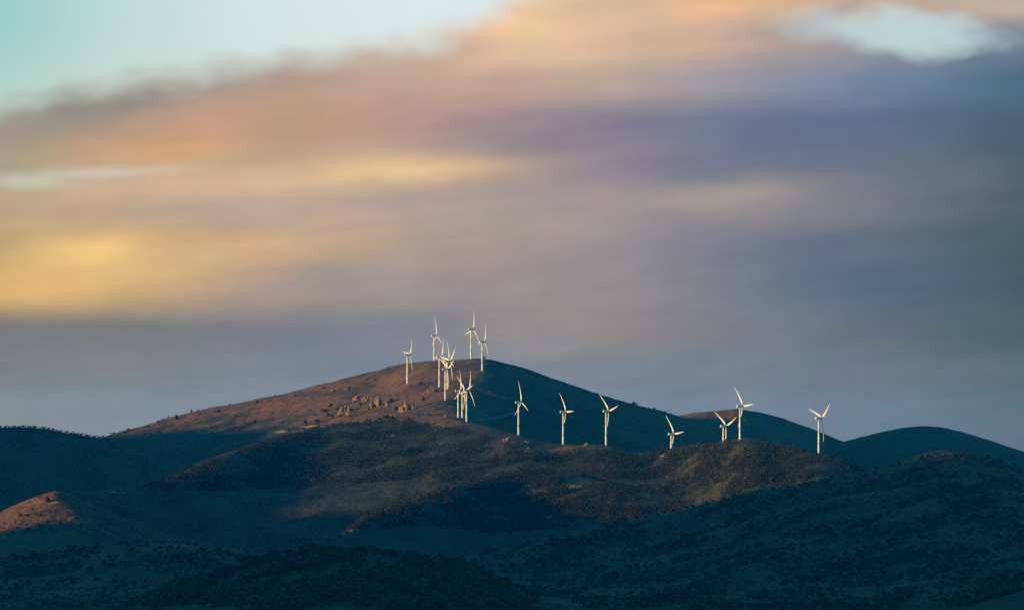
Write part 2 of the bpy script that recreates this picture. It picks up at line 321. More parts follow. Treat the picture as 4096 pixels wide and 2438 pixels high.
class Ground:
    def __init__(self):
        F = foot_points()
        self.F = F; self.S = 45.0
        d = raw_height(F[:, 0], F[:, 1]) - 0.0
        res = F[:, 2] - d
        D = np.exp(-(((F[:, None, 0] - F[None, :, 0]) ** 2 + (F[:, None, 1] - F[None, :, 1]) ** 2) / self.S ** 2))
        self.w = np.linalg.solve(D + 0.02 * np.eye(len(F)), res)
        def axis(d0, d1, step, lo, hi, g):
            a = list(np.arange(d0, d1 + step, step)); s = step; v = a[-1]
            while v < hi: s *= g; v += s; a.append(v)
            s = step; v = a[0]; b = []
            while v > lo: s *= g; v -= s; b.append(v)
            return np.array(b[::-1] + a)
        self.xs = axis(-960, 960, 1.6, -15000, 15000, 1.12)
        self.ys = axis(4150, 9650, 8.5, -9000, 15500, 1.10)
        X, Y = np.meshgrid(self.xs, self.ys)
        Z = raw_height(X, Y)
        for i in range(len(F)):
            Z += self.w[i] * np.exp(-((X - F[i, 0]) ** 2 + (Y - F[i, 1]) ** 2) / self.S ** 2)
        self.X, self.Y, self.Z = X, Y, Z
    def at(self, x, y):
        xs, ys, Z = self.xs, self.ys, self.Z
        i = np.clip(np.searchsorted(xs, x) - 1, 0, len(xs) - 2); j = np.clip(np.searchsorted(ys, y) - 1, 0, len(ys) - 2)
        fx = (x - xs[i]) / (xs[i + 1] - xs[i]); fy = (y - ys[j]) / (ys[j + 1] - ys[j])
        return (Z[j, i] * (1 - fx) + Z[j, i + 1] * fx) * (1 - fy) + (Z[j + 1, i] * (1 - fx) + Z[j + 1, i + 1] * fx) * fy
    def cast(self, px, py, y0=4150.0, y1=10200.0, step=10.0):
        """first ground point seen along each photo pixel; nan where the ray leaves over the skyline"""
        px = np.asarray(px, float); py = np.asarray(py, float)
        hit = np.full(px.shape, np.nan)
        y = y0
        todo = np.ones(px.shape, bool)
        while y < y1:
            idx = np.nonzero(todo)[0]
            if len(idx) == 0: break
            zt = self.at((px[idx] - FW / 2) * K * y, np.full(len(idx), y))
            under = (HOR - py[idx]) * K * y < zt
            hit[idx[under]] = y - step * .5
            todo[idx[under]] = False
            y += step
        x = (px - FW / 2) * K * hit
        z = np.full(px.shape, np.nan); ok = ~np.isnan(hit)
        z[ok] = self.at(x[ok], hit[ok])
        return x, hit, z
    def skyline(self, px, y0=8000.0, y1=10200.0):
        ys = np.arange(y0, y1, 8.0)
        px = np.asarray(px, float)
        v = np.stack([self.at((px - FW / 2) * K * y, np.full(px.shape, y)) / y for y in ys])
        j = v.argmax(0)
        yy = ys[j]
        return (px - FW / 2) * K * yy, yy, v.max(0) * yy

# ================================================================== materials
def material(name):
    m = bpy.data.materials.new(name); m.use_nodes = True
    n = Nodes(m.node_tree)
    out = n.new('ShaderNodeOutputMaterial'); b = n.new('ShaderNodeBsdfPrincipled')
    n.L.new(b.outputs[0], out.inputs['Surface'])
    b.inputs['Specular IOR Level'].default_value = 0.15; b.inputs['Roughness'].default_value = 0.9
    return m, n, b

def bump(n, b, h, strength, dist):
    k = n.new('ShaderNodeBump'); k.inputs['Strength'].default_value = strength; k.inputs['Distance'].default_value = dist
    n.L.new(h, k.inputs['Height']); n.L.new(k.outputs[0], b.inputs['Normal'])

def attr(n, name):
    a = n.new('ShaderNodeAttribute'); a.attribute_name = name
    return a.outputs['Fac']

def mat_land():
    m, n, b = material("hillside")
    pos = n.new('ShaderNodeNewGeometry').outputs['Position']
    cover, bare = attr(n, "cover"), attr(n, "bare")
    big = n.noise(pos, 1 / 90.0, 4, .6); mid = n.noise(pos, 1 / 16.0, 4, .65); fine = n.noise(pos, 1 / 3.5, 3, .6)
    grass = n.ramp(big, [(.25, (.125, .060, .034)), (.5, (.175, .081, .041)), (.75, (.245, .116, .050))], 'LINEAR')
    grass = n.mix(n.smooth(mid, .48, .66), grass, (.090, .056, .042))
    grass = n.mix(n.math('MULTIPLY', n.smooth(fine, .56, .72), .6), grass, (.28, .18, .11))
    scrub = n.ramp(mid, [(.3, (.026, .034, .016)), (.55, (.048, .046, .022)), (.75, (.095, .066, .036))], 'LINEAR')
    scrub = n.mix(n.math('MULTIPLY', n.smooth(fine, .55, .7), .5), scrub, (.12, .092, .054))
    f = n.smooth(n.math('ADD', cover, n.math('MULTIPLY', n.math('SUBTRACT', mid, .5), .9)), .25, .75)
    col = n.mix(f, grass, scrub)
    earth = n.ramp(fine, [(.3, (.24, .14, .08)), (.7, (.40, .25, .14))], 'LINEAR')
    col = n.mix(n.smooth(n.math('ADD', bare, n.math('MULTIPLY', n.math('SUBTRACT', mid, .5), 1.0)), .35, .65), col, earth)
    n.L.new(col, b.inputs['Base Color'])
    bump(n, b, n.math('ADD', n.math('MULTIPLY', mid, 2.0), n.math('MULTIPLY', fine, .8)), .9, 1.2)
    return m

def mat_leaf(name, dark, light, var='tint'):
    m, n, b = material(name)
    if var == 'tint': t = attr(n, "tint")
    else:
        t = n.math('ADD', n.math('MULTIPLY', n.new('ShaderNodeObjectInfo').outputs['Random'], .6), n.math('MULTIPLY', attr(n, "tint"), .5))
    col = n.ramp(t, [(0, dark), (1, light)], 'LINEAR')
    n.L.new(col, b.inputs['Base Color'])
    return m

def mat_bark():
    m, n, b = material("bark")
    pos = n.new('ShaderNodeTexCoord').outputs['Object']
    n.L.new(n.ramp(n.noise(pos, 3.0, 3), [(.3, (.05, .035, .025)), (.7, (.12, .09, .065))], 'LINEAR'), b.inputs['Base Color'])
    return m

def mat_rock():
    m, n, b = material("weathered_rock")
    pos = n.new('ShaderNodeNewGeometry').outputs['Position']
    a = n.noise(pos, 1 / 4.0, 5, .65); c = n.noise(pos, 1 / 1.2, 4, .6)
    col = n.ramp(a, [(.3, (.15, .085, .050)), (.5, (.26, .155, .085)), (.72, (.34, .215, .125))], 'LINEAR')
    col = n.mix(n.smooth(c, .58, .68), col, (.12, .10, .08))
    n.L.new(col, b.inputs['Base Color'])
    bump(n, b, n.math('ADD', a, n.math('MULTIPLY', c, .4)), .8, 1.0)
    return m

def mat_paint(name, c, rough):
    m, n, b = material(name)
    pos = n.new('ShaderNodeTexCoord').outputs['Object']
    st = n.new('ShaderNodeMapping'); st.inputs['Scale'].default_value = (2.0, 2.0, .12); n.L.new(pos, st.inputs[0])
    f = n.noise(st.outputs[0], 1.0, 4, .6)
    n.L.new(n.mix(n.math('MULTIPLY', n.smooth(f, .5, .75), .35), c, tuple(v * .82 for v in c)), b.inputs['Base Color'])
    b.inputs['Roughness'].default_value = rough; b.inputs['Specular IOR Level'].default_value = .4
    return m

M_LAND, M_BARK, M_ROCK = mat_land(), mat_bark(), mat_rock()
M_LEAF = mat_leaf("scrub_foliage", (.014, .024, .010), (.052, .057, .024))
M_LEAF_NEAR = mat_leaf("broadleaf_foliage", (.020, .045, .008), (.064, .096, .020))
M_LEAF_ONE = mat_leaf("dark_foliage", (.017, .036, .009), (.058, .082, .020), 'object')
M_TOWER = mat_paint("white_tower_paint", (.80, .79, .76), .45)
M_BLADE = mat_paint("white_blade_gelcoat", (.80, .79, .77), .35)
M_NAC = mat_paint("white_nacelle_shell", (.76, .76, .74), .45)

def mesh_from(name, verts, faces, mats, smooth=False, attrs=None, mat_idx=None):
    me = bpy.data.meshes.new(name)
    verts = np.asarray(verts, np.float32)
    me.vertices.add(len(verts)); me.vertices.foreach_set('co', verts.ravel())
    if isinstance(faces, np.ndarray):
        k = faces.shape[1]; flat = faces.ravel().astype(np.int32); cnt = len(faces); starts = np.arange(cnt, dtype=np.int32) * k
    else:
        flat = np.array([i for f in faces for i in f], np.int32); lens = np.array([len(f) for f in faces]); cnt = len(faces)
        starts = np.concatenate([[0], np.cumsum(lens)[:-1]]).astype(np.int32)
    me.loops.add(len(flat)); me.loops.foreach_set('vertex_index', flat)
    me.polygons.add(cnt); me.polygons.foreach_set('loop_start', starts)
    me.polygons.foreach_set('use_smooth', np.full(cnt, smooth))
    for m in mats: me.materials.append(m)
    if mat_idx is not None: me.polygons.foreach_set('material_index', np.asarray(mat_idx, np.int32))
    for nm, arr in (attrs or {}).items():
        a = me.attributes.new(nm, 'FLOAT', 'POINT'); a.data.foreach_set('value', np.asarray(arr, np.float32))
    me.update(calc_edges=True)
    return me

def link(name, me, parent=None, loc=None, rot=None):
    o = bpy.data.objects.new(name, me); C.objects.link(o)
    if parent: o.parent = parent
    if loc is not None: o.location = loc
    if rot is not None: o.rotation_euler = rot
    return o

def tag(o, label, cat, group=None, kind=None):
    if label: o["label"] = label
    if cat: o["category"] = cat
    if group: o["group"] = group
    if kind: o["kind"] = kind

# ================================================================== the ground
G = Ground()
def inside(poly, x, y):
    r = np.zeros(x.shape, bool); n = len(poly)
    for i in range(n):
        (x1, y1), (x2, y2) = poly[i], poly[(i + 1) % n]
        c = ((y1 > y) != (y2 > y)) & (x < (x2 - x1) * (y - y1) / (y2 - y1 + 1e-9) + x1)
        r ^= c
    return r

# woods and scrub as patches of country (columns and rows of the photo, read back to the ground by distance)
WOOD = [(960,1800),(1060,1760),(1150,1738),(1250,1716),(1350,1698),(1440,1690),(1500,1684),(1580,1680),(1640,1690),(1720,1702),(1800,1714),(1870,1730),(1960,1752),(2040,1775),(2100,1812),(2200,1822),(2330,1800),(2440,1806),
        (2560,1830),(2640,1800),(2720,1795),(2800,1785),(2900,1772),(3000,1766),(3100,1768),(3200,1792),(3300,1826),(3440,1872),(3520,1900),(3300,1925),(3050,1960),(2700,2045),(2450,2092),(2250,2110),(2000,2130),(1700,2100),(1400,2120),
        (1450,2060),(1600,2000),(1780,1930),(1700,1900),(1500,1930),(1200,1950),(900,1960),(700,1965),(560,1955),(700,1895),(854,1833)]
def layout(x, y, z):
    """scrub cover and bare earth for points of the ground"""
    Yd = np.maximum(y, 100.0)
    px = x / (K * Yd) + FW / 2; py = HOR - z / (K * Yd)
    nz = fbm(x / 130.0, y / 150.0, 3, 61); nf = fbm(x / 40.0, y / 50.0, 3, 77)
    cov = np.full(x.shape, .80)
    crown = (y > 7900) & (px > 300) & (px < 2080)
    low = np.clip((py - 1650) / 110.0, 0, 1) * np.clip((1500 - px) / 500.0, 0, 1)
    cov = np.where(crown, .10 + .7 * low + .42 * np.clip(nz * 2.2, 0, 1), cov)
    cov = np.where((y > 7700) & (px >= 1950), np.clip(.80 - .5 * nz, .5, 1), cov)
    cov = np.where(y > 9000, np.where(px > 2550, np.where(px > 3300, .62, .34), cov), cov)
    w = inside(WOOD, px, py) & (y < 8150)
    cov = np.where(w, np.where(nz > .20, .76, .98), cov)
    spine = (y > 6950) & (y < 7800) & (px > 1990) & (px < 3300)
    cov = np.where(spine & (py < np.interp(px, [1990,2100,2300,2500,2700,2960,3100,3300], [1850,1860,1835,1830,1850,1850,1900,1890])), .76 + .4 * nz, cov)
    knoll = (y > 6400) & (y < 7000) & (px < 400)
    cov = np.where(knoll, np.clip((px - 300) / 120.0, .30, .75), cov)  # darker cover painted on the knoll's right half to deepen its shade
    cov = np.where((y > 4150) & (y < 6700) & (px > 1250), np.clip(.95 - .45 * fbm(x / 170.0, y / 60.0, 3, 91), .6, 1), cov)
    tip = (y > 6300) & (y < 7300) & (px > 1150) & (px < 1800)
    cov = np.where(tip & (nz > .05), .68, cov)
    nl = (y > 4900) & (y < 6100) & (px < 1400)
    cov = np.where(nl, np.clip(.72 - .6 * nz, .3, 1), cov)
    bare = np.zeros(x.shape)
    for (bx, by, rx, ry, ys) in [(2196,2066,38,10,6950),(2290,1943,52,10,7200),(2150,1962,60,8,7200),(2680,1905,55,4,7000),(2640,1822,30,5,7250),(2500,1944,50,5,7000),(1560,1742,40,6,8000),
                                 (2230,2085,90,8,7000),(3140,1866,45,6,6950),
                                 (3770,1815,50,6,6230),(205,2005,50,10,6780),(480,1965,90,8,7400),(1150,1725,120,8,8000),(1250,1705,80,7,8050)]:
        q = ((px - bx) / rx) ** 2 + ((py - by) / ry) ** 2
        bare = np.maximum(bare, np.exp(-q) * (np.abs(y - ys) < 520) * .95)
    bare = bare * np.clip(.75 + nf, .2, 1)
    return np.clip(cov + .10 * nf, 0, 1), np.clip(bare, 0, 1)

ny, nx = G.X.shape
cov, bare = layout(G.X.ravel(), G.Y.ravel(), G.Z.ravel())
ii = np.arange((ny - 1) * (nx - 1)); r, c = ii // (nx - 1), ii % (nx - 1)
q = r * nx + c
land = link("hills", mesh_from("hills", np.stack([G.X.ravel(), G.Y.ravel(), G.Z.ravel()], 1), np.stack([q, q + 1, q + nx + 1, q + nx], 1), [M_LAND], True, {"cover": cov, "bare": bare}))
tag(land, None, None, None, "structure")

# the service track climbing behind the turbine row
def track(pts, width):
    V = []; F = []
    xs, ys, zs = G.cast([p[0] for p in pts], [p[1] for p in pts], 7900.0)
    P3 = [(x, y) for x, y in zip(xs, ys)]
    S = []
    for (ax, ay), (bx, by) in zip(P3[:-1], P3[1:]):
        m = max(2, int(math.hypot(bx - ax, by - ay) / 5))
        S += [(ax + (bx - ax) * t / m, ay + (by - ay) * t / m) for t in range(m)]
    for i, (x, y) in enumerate(S[:-1]):
        dx, dy = S[i + 1][0] - x, S[i + 1][1] - y; l = math.hypot(dx, dy) + 1e-6
        for s in (-1, 0, 1):
            a, b = x - dy / l * s * width / 2, y + dx / l * s * width / 2
            V.append((a, b, float(G.at(np.array([a]), np.array([b]))[0]) + .35))
    for i in range(len(S) - 2):
        for s in (0, 1): F.append((i * 3 + s, i * 3 + s + 1, i * 3 + s + 4, i * 3 + s + 3))
    m, n, b = material("gravel_track")
    pos = n.new('ShaderNodeNewGeometry').outputs['Position']
    n.L.new(n.ramp(n.noise(pos, .4, 4), [(.3, (.14, .115, .09)), (.7, (.23, .19, .15))], 'LINEAR'), b.inputs['Base Color'])
    o = link("track", mesh_from("track", V, F, [m], True)); tag(o, None, None, None, "structure")
track([(1905,1684),(1950,1676),(2000,1668),(2040,1656),(2075,1645),(2110,1634),(2125,1629)], 3.6)

# ================================================================== wind turbines
def lathe(rings, seg=24):
    V = []; F = []
    for (z, rr) in rings:
        for k in range(seg):
            a = 2 * math.pi * k / seg; V.append((rr * math.cos(a), rr * math.sin(a), z))
    for i in range(len(rings) - 1):
        for k in range(seg):
            a, b = i * seg + k, i * seg + (k + 1) % seg; F.append((a, b, b + seg, a + seg))
    F.append(tuple(range(seg))[::-1]); F.append(tuple(range((len(rings) - 1) * seg, len(rings) * seg)))
    return V, F

def tower_mesh(h):
    rings = [(-2.5, 1.6), (0, 1.6), (.25, 1.6), (.28, 1.45)]
    for f in (1 / 3, 2 / 3):
        z = h * f; rr = 1.45 + (.98 - 1.45) * f
        rings += [(z - .12, rr), (z - .1, rr + .035), (z + .1, rr + .035), (z + .12, rr)]
    rings += [(h - 1.55, .98), (h - 1.5, 1.1), (h - 1.25, 1.1)]
    V, F = lathe(rings, 28)
    return mesh_from("tower", V, F, [M_TOWER], True)

def nacelle_mesh():
    secs = [(-4.5, 1.05, -1.05, 1.15), (-4.35, 1.25, -1.22, 1.35), (-3.0, 1.36, -1.34, 1.46), (0.0, 1.36, -1.36, 1.46), (1.6, 1.3, -1.25, 1.38), (2.35, 1.02, -1.0, 1.05), (2.45, .9, -.9, .9)]
    V = []; F = []; n = 16
    for (x, hw, zb, zt) in secs:
        for k in range(n):
            a = 2 * math.pi * k / n; ca, sa = math.cos(a), math.sin(a)
            p = .42
            y = hw * math.copysign(abs(ca) ** p, ca); z = math.copysign(abs(sa) ** p, sa); z = z * (zt if z > 0 else -zb)
            V.append((x, y, z))
    for i in range(len(secs) - 1):
        for k in range(n):
            a, b = i * n + k, i * n + (k + 1) % n; F.append((a, a + n, b + n, b))
    F.append(tuple(range(n))); F.append(tuple(range((len(secs) - 1) * n, len(secs) * n))[::-1])
    me = mesh_from("nacelle", V, F, [M_NAC], False); return me

def mast_mesh():
    V = []; F = []
    def box(cx, cy, cz, sx, sy, sz):
        b = len(V)
        for dx in (-1, 1):
            for dy in (-1, 1):
                for dz in (-1, 1): V.append((cx + dx * sx, cy + dy * sy, cz + dz * sz))
        for f in ((0,1,3,2),(4,6,7,5),(0,4,5,1),(2,3,7,6),(0,2,6,4),(1,5,7,3)): F.append(tuple(b + i for i in f))
    box(-3.7, 0, 1.95, .05, .05, .55); box(-3.7, 0, 2.45, .05, .55, .05); box(-3.7, .5, 2.6, .06, .06, .12); box(-3.7, -.5, 2.6, .06, .06, .12)
    return mesh_from("wind_mast", V, F, [M_NAC], False)

def hub_mesh():
    V, F = lathe([(-1.25, .95), (-.9, 1.2), (0, 1.28), (.7, 1.12), (1.3, .75), (1.6, .35), (1.68, .05)], 20)
    V = [(z, y, -x) for (x, y, z) in V]
    return mesh_from("hub", V, F, [M_NAC], True)

R_TIP = 29.7
def blade_mesh():
    st = [(0.9, .80, .80, 0), (1.8, .82, .80, 0), (3.2, 1.55, .62, 12), (5.0, 2.45, .46, 11), (6.5, 2.5, .40, 9), (9, 2.25, .34, 7), (12, 1.95, .28, 5.5), (15.5, 1.62, .23, 4), (19, 1.32, .18, 3), (22.5, 1.05, .14, 2), (25.5, .82, .11, 1), (28, .58, .08, 0), (29.3, .34, .05, 0), (29.7, .10, .03, 0)]
    n = 14; V = []; F = []
    for (r, ch, th, tw) in st:
        off = .085 * r - .125 * r * r / R_TIP
        t = math.radians(tw)
        for k in range(n):
            a = 2 * math.pi * k / n
            cy = ch * .5 * math.cos(a); cx = th * math.sin(a) * (.75 + .25 * math.cos(a) if r > 3 else 1)
            cy -= ch * .20 if r > 3 else 0
            V.append((off + cx * math.cos(t) - cy * math.sin(t), cx * math.sin(t) + cy * math.cos(t), r))
    for i in range(len(st) - 1):
        for k in range(n):
            a, b = i * n + k, i * n + (k + 1) % n; F.append((a, b, b + n, a + n))
    F.append(tuple(range(n))[::-1]); F.append(tuple(range((len(st) - 1) * n, len(st) * n)))
    return mesh_from("blade", V, F, [M_BLADE], True)

TURBINE_LABELS = [
 "white turbine standing alone on the left shoulder of the tall hill",
 "white turbine on the skyline left of the summit, top blade upright",
 "white turbine at the very summit, its upright blade reaching higher than any other turbine's",
 "white turbine right of the summit beside a dark bush on the skyline",
 "white turbine on the sunlit slope, leftmost of the close cluster under the summit",
 "white turbine frontmost of the cluster under the summit, two blades spread in a V",
 "white turbine just behind the summit cluster's front one, one blade reaching up right",
 "turbine almost hidden behind the summit cluster, little but its thin upright blade showing",
 "white turbine leftmost of the three standing close together below the sunlit slope",
 "white turbine in the middle of the three standing close together, one blade leaning up left",
 "white turbine rightmost of the three standing close together, top blade leaning slightly right",
 "white turbine beside the faint track, right of the three close turbines, top blade almost upright",
 "white turbine second from left in the ridge row, one blade level to the right",
 "white turbine whose raised left blade tip touches the dark hill's skyline",
 "white turbine sunk behind the ridge, only its short upper tower showing above dark trees",
 "shorter looking white turbine left of the tall one on the right rise, blades in V",
 "tall white turbine on the right rise, its rotor against the sky above the back hill",
 "rightmost white turbine, alone, its tower crossing the end of the far dark slope"]
nac, hubm, blm, mast = nacelle_mesh(), hub_mesh(), blade_mesh(), mast_mesh()
TILT = math.radians(4.5)
for (tx, by, hy, Y, th, kk), lab in zip(TOWERS, TURBINE_LABELS):
    x, y, zb = P(tx, by, Y); zh = (HOR - hy) * K * Y
    zg = float(G.at(np.array([x]), np.array([y]))[0])
    zb = min(zb, zg) if abs(zb - zg) < 2 else zg
    az = math.atan2(x, y)
    root = bpy.data.objects.new("wind_turbine", None); C.objects.link(root)
    root.location = (x, y, zb); root.rotation_euler = (0, 0, math.asin(kk) - az)
    root.empty_display_size = 3
    tag(root, lab, "wind turbine", "wind turbines on the hills")
    h = zh - zb
    link("tower", tower_mesh(h), root)
    top = Matrix.Translation((0, 0, h)) @ Matrix.Rotation(-TILT, 4, 'Y')
    nn = link("nacelle", nac, root); nn.matrix_local = top
    mm = link("wind_mast", mast, nn)
    rot = top @ Matrix.Translation((3.75, 0, 0))
    o = link("hub", hubm, root); o.matrix_local = rot
    for j in range(3):
        o = link("blade", blm, root); o.matrix_local = rot @ Matrix.Rotation(math.radians(th + 120 * j), 4, 'X')

# ================================================================== trees, shrubs, rocks
def leaf_cloud(lobes, n, size, rng, quad=False, tint_by_height=False):
    """many small leaf sprays spread through a few overlapping lobes"""
    V = []; F = []; T = []
    for i in range(n):
        cx, cy, cz, rx, ry, rz = lobes[rng.integers(len(lobes))]
        d = rng.normal(size=3); d /= np.linalg.norm(d)
        rr = rng.uniform(.35, 1.0) ** .5 * rng.uniform(.86, 1.1)
        c = np.array([cx + d[0] * rx * rr, cy + d[1] * ry * rr, cz + d[2] * rz * rr])
        nrm = d * .7 + rng.normal(size=3) * .6; nrm /= np.linalg.norm(nrm)
        u = np.cross(nrm, rng.normal(size=3)); u /= np.linalg.norm(u) + 1e-9; v = np.cross(nrm, u)
        s = size * rng.uniform(.6, 1.3); b = len(V)
        if quad:
            for (p, q_) in ((-1, -.6), (.9, -1), (1, .7), (-.8, 1)): V.append(c + u * s * p + v * s * q_)
            F.append((b, b + 1, b + 2, b + 3)); T += [rng.uniform(0, 1)] * 4
        else:
            for (p, q_) in ((-1, -.7), (1, -.7), (0, 1.1)): V.append(c + u * s * p + v * s * q_)
            F.append((b, b + 1, b + 2)); T += [rng.uniform(0, 1)] * 3
    return V, F, T

def limb(V, F, T, a, b, ra, rb, n=5):
    a = np.array(a, float); b = np.array(b, float); d = b - a; d /= np.linalg.norm(d)
    u = np.cross(d, (.3, .9, .2)); u /= np.linalg.norm(u); v = np.cross(d, u); s = len(V)
    for c, rr in ((a, ra), (b, rb)):
        for k in range(n):
            t = 2 * math.pi * k / n; V.append(c + (u * math.cos(t) + v * math.sin(t)) * rr); T.append(.5)
    for k in range(n):
        p, q_ = s + k, s + (k + 1) % n; F.append((p, q_, q_ + n, p + n))

def tree_meshes(seed, kind):
    """trunk with limbs, and crown, of a tree about one unit tall"""
    rng = np.random.default_rng(seed)
    TV, TF, TT = [], [], []
    if kind == 'broad':
        lean = rng.uniform(-.05, .05, 2)
        limb(TV, TF, TT, (0, 0, -.08), (lean[0], lean[1], .34), .05, .034, 7)
        lobes = []
        for i in range(rng.integers(6, 9)):
            a = rng.uniform(0, 2 * math.pi); rr = rng.uniform(.08, .34)
            z = rng.uniform(.36, .80) - .35 * rr
            lobes.append((rr * math.cos(a), rr * math.sin(a), z, *(rng.uniform(.13, .24, 2)), rng.uniform(.10, .19)))
            limb(TV, TF, TT, (lean[0], lean[1], .30), (rr * math.cos(a) * .8, rr * math.sin(a) * .8, z), .026, .010)
        V, F, T = leaf_cloud(lobes, 620, .036, rng, True)
    else:
        limb(TV, TF, TT, (0, 0, -.08), (0, 0, .92), .035, .006, 6)
        lobes = []
        for i in range(9):
            z = .18 + .085 * i; w_ = .25 * (1 - i / 10.5) * rng.uniform(.8, 1.2); a = rng.uniform(0, 6.28)
            lobes.append((.05 * math.cos(a), .05 * math.sin(a), z, w_, w_, .07))
            limb(TV, TF, TT, (0, 0, z), (w_ * .8 * math.cos(a), w_ * .8 * math.sin(a), z + .02), .012, .005, 4)
        V, F, T = leaf_cloud(lobes, 480, .034, rng, True)
    return (mesh_from("trunk", TV, TF, [M_BARK], True, {"tint": TT}), mesh_from("crown", V, F, [M_LEAF_ONE], False, {"tint": T}))

def shrub_mesh(seed, wide):
    rng = np.random.default_rng(seed); lobes = []
    for i in range(rng.integers(4, 8)):
        a = rng.uniform(0, 2 * math.pi); rr = rng.uniform(0, .36) * wide
        lobes.append((rr * math.cos(a), rr * math.sin(a), rng.uniform(.28, .62), rng.uniform(.18, .32) * (.6 + .4 * wide), rng.uniform(.18, .32) * (.6 + .4 * wide), rng.uniform(.22, .36)))
    V, F, T = leaf_cloud(lobes, 260, .07, rng, True)
    idx = [0] * len(F)
    for l in lobes[:4]:
        k = len(F); limb(V, F, T, (l[0] * .2, l[1] * .2, -.1), (l[0], l[1], l[2]), .03, .012, 4); idx += [1] * (len(F) - k)
    return mesh_from("shrub", V, F, [M_LEAF_ONE, M_BARK], False, {"tint": T}, idx)

SHRUBS = [shrub_mesh(100 + i, 1.0) for i in range(6)] + [shrub_mesh(200 + i, 1.6) for i in range(4)]
TREES = [tree_meshes(300 + i, 'broad') for i in range(6)]
PINES = [tree_meshes(400 + i, 'pine') for i in range(4)]

def spot(px, py, y0, y1):
    x, y, z = G.cast([px], [py], y0, y1, 6.0)
    if np.isnan(y[0]):
        x, y, z = G.skyline([px], max(y0, 4200), y1)
    return float(x[0]), float(y[0]), float(z[0])

def put_shrub(px, py, wpx, hpx, label, group, y0=4200, y1=9700, sink=.3):
    x, y, z = spot(px, py + hpx * .35, y0, y1)
    wide = wpx > 1.5 * hpx
    me = SHRUBS[6 + random.randrange(4)] if wide else SHRUBS[random.randrange(6)]
    o = link("shrub", me, None, (x, y, z - sink), (0, 0, random.uniform(0, 6.28)))
    s = K * y; bw = (1.55 if wide else 1.05)
    o.scale = (wpx * s / bw, wpx * s / bw, hpx * s / .88)
    tag(o, label, "shrub", group)
    return o

def put_tree(x, y, z, h, kind, label, group, spread=1.0):
    tr, cr = random.choice(TREES if kind == 'broad' else PINES)
    root = bpy.data.objects.new("tree" if kind == 'broad' else "pine_tree", None); C.objects.link(root)
    root.location = (x, y, z - .2); root.rotation_euler = (0, 0, random.uniform(0, 6.28)); root.scale = (h * spread, h * spread, h)
    link("trunk", tr, root); link("crown", cr, root)
    tag(root, label, "tree", group)

# single shrubs with a look or a place of their own
ONE = [
 (1688,1534,26,17,"round dark shrub alone on the skyline halfway up the long left slope",0),
 (706,1668,22,22,"large dark shrub on the skyline low on the left slope of the tall hill",0),
 (767,1636,12,13,"small upright shrub alone on the skyline of the lower left slope",0),
 (1220,1686,34,20,"dark rounded shrub left of the widest shrub below the sunlit rocks",0),
 (1268,1681,50,20,"widest dark shrub of the sunlit slope, lying below left of the rock outcrops",0),
 (1590,1633,28,18,"dark green shrub between the two rock outcrops under the summit",0),
 (1936,1432,13,15,"dark bush on the summit skyline touching the turbine right of the summit",0),
 (2541,1614,28,15,"broad low shrub on the skyline of the dark right slope, biggest there",0),
 (2618,1634,15,9,"smaller broad shrub on the dark right skyline, below the biggest one there",0),
 (2188,1510,9,7,"small shrub highest on the dark right skyline",0),
 (2339,1560,9,7,"small round shrub on the dark right skyline above the turbine row's second tower",0),
 (194,1999,34,24,"large dark shrub on top of the sunlit knoll at the left edge",6500),
 (232,1984,40,22,"broad dark shrub crowning the right end of the sunlit knoll",6500),
 (92,2059,40,16,"dark shrub on the left flank of the sunlit knoll",6500),
]
for (px, py, wd, ht, lab, y0) in ONE:
    if px < 300: put_shrub(px, py, wd, ht, lab, None, 6400, 7000)
    else: put_shrub(px, py, wd, ht, lab, None, 8300, 9500)
HILL = [(413,1742,16,9),(450,1732,26,9),(494,1726,24,10),(520,1718,30,11),(588,1705,28,14),(634,1684,22,11),(650,1677,16,9),(674,1667,14,9),(793,1634,14,5),(837,1624,9,6),(920,1615,9,6),(1101,1583,16,7),(1449,1500,18,8),
 (1380,1514,14,6),(1028,1608,18,12),(874,1642,12,10),(1182,1580,14,8),(1296,1551,20,12),(1396,1552,24,12),(1500,1517,18,8),(1020,1684,22,16),(1223,1700,14,10),(1320,1622,22,16),(1302,1645,44,16),(1260,1658,12,10),(1354,1632,20,10),
 (1130,1687,20,10),(921,1692,18,10),(1046,1608,12,8),(1101,1707,14,12),(1591,1634,10,8),(1693,1595,26,12),(1156,1718,16,12),(843,1707,18,10),(945,1661,10,8),(864,1708,14,10),(801,1655,14,10),(1440,1618,22,12),(1480,1625,26,14),
 (1568,1604,34,18),(1540,1670,36,20),(1570,1668,24,16),(1520,1673,18,12),(1676,1672,12,8),(1693,1671,14,9),(1720,1661,14,8),(1750,1636,14,7),(1690,1597,30,10),(1744,1565,30,14),(1770,1560,24,10),(1478,1633,20,10),(1310,1660,26,14),
 (1330,1666,20,12),(1350,1640,22,14),(1400,1660,18,10),(1363,1660,18,10),(1640,1545,20,7),(1690,1517,10,5),(1530,1516,7,4),(1468,1516,7,5),(1420,1580,10,6),(1250,1600,9,6),(1190,1640,10,7),(1090,1650,12,8),(980,1690,14,10),(960,1720,16,10),
 (1060,1730,18,12),(1000,1640,9,6),(1150,1610,8,5),(740,1690,14,9),(700,1715,16,10),(640,1725,14,9),(580,1735,16,9),(900,1660,10,7),(1340,1700,16,10),(1400,1690,18,10),(1235,1640,9,6)]
for (px, py, wd, ht) in HILL:
    put_shrub(px, py, wd, ht, "dark rounded shrub dotted over the sunlit left slope of the tall hill", "shrubs dotted over the sunlit left slope", 8050, 9600)
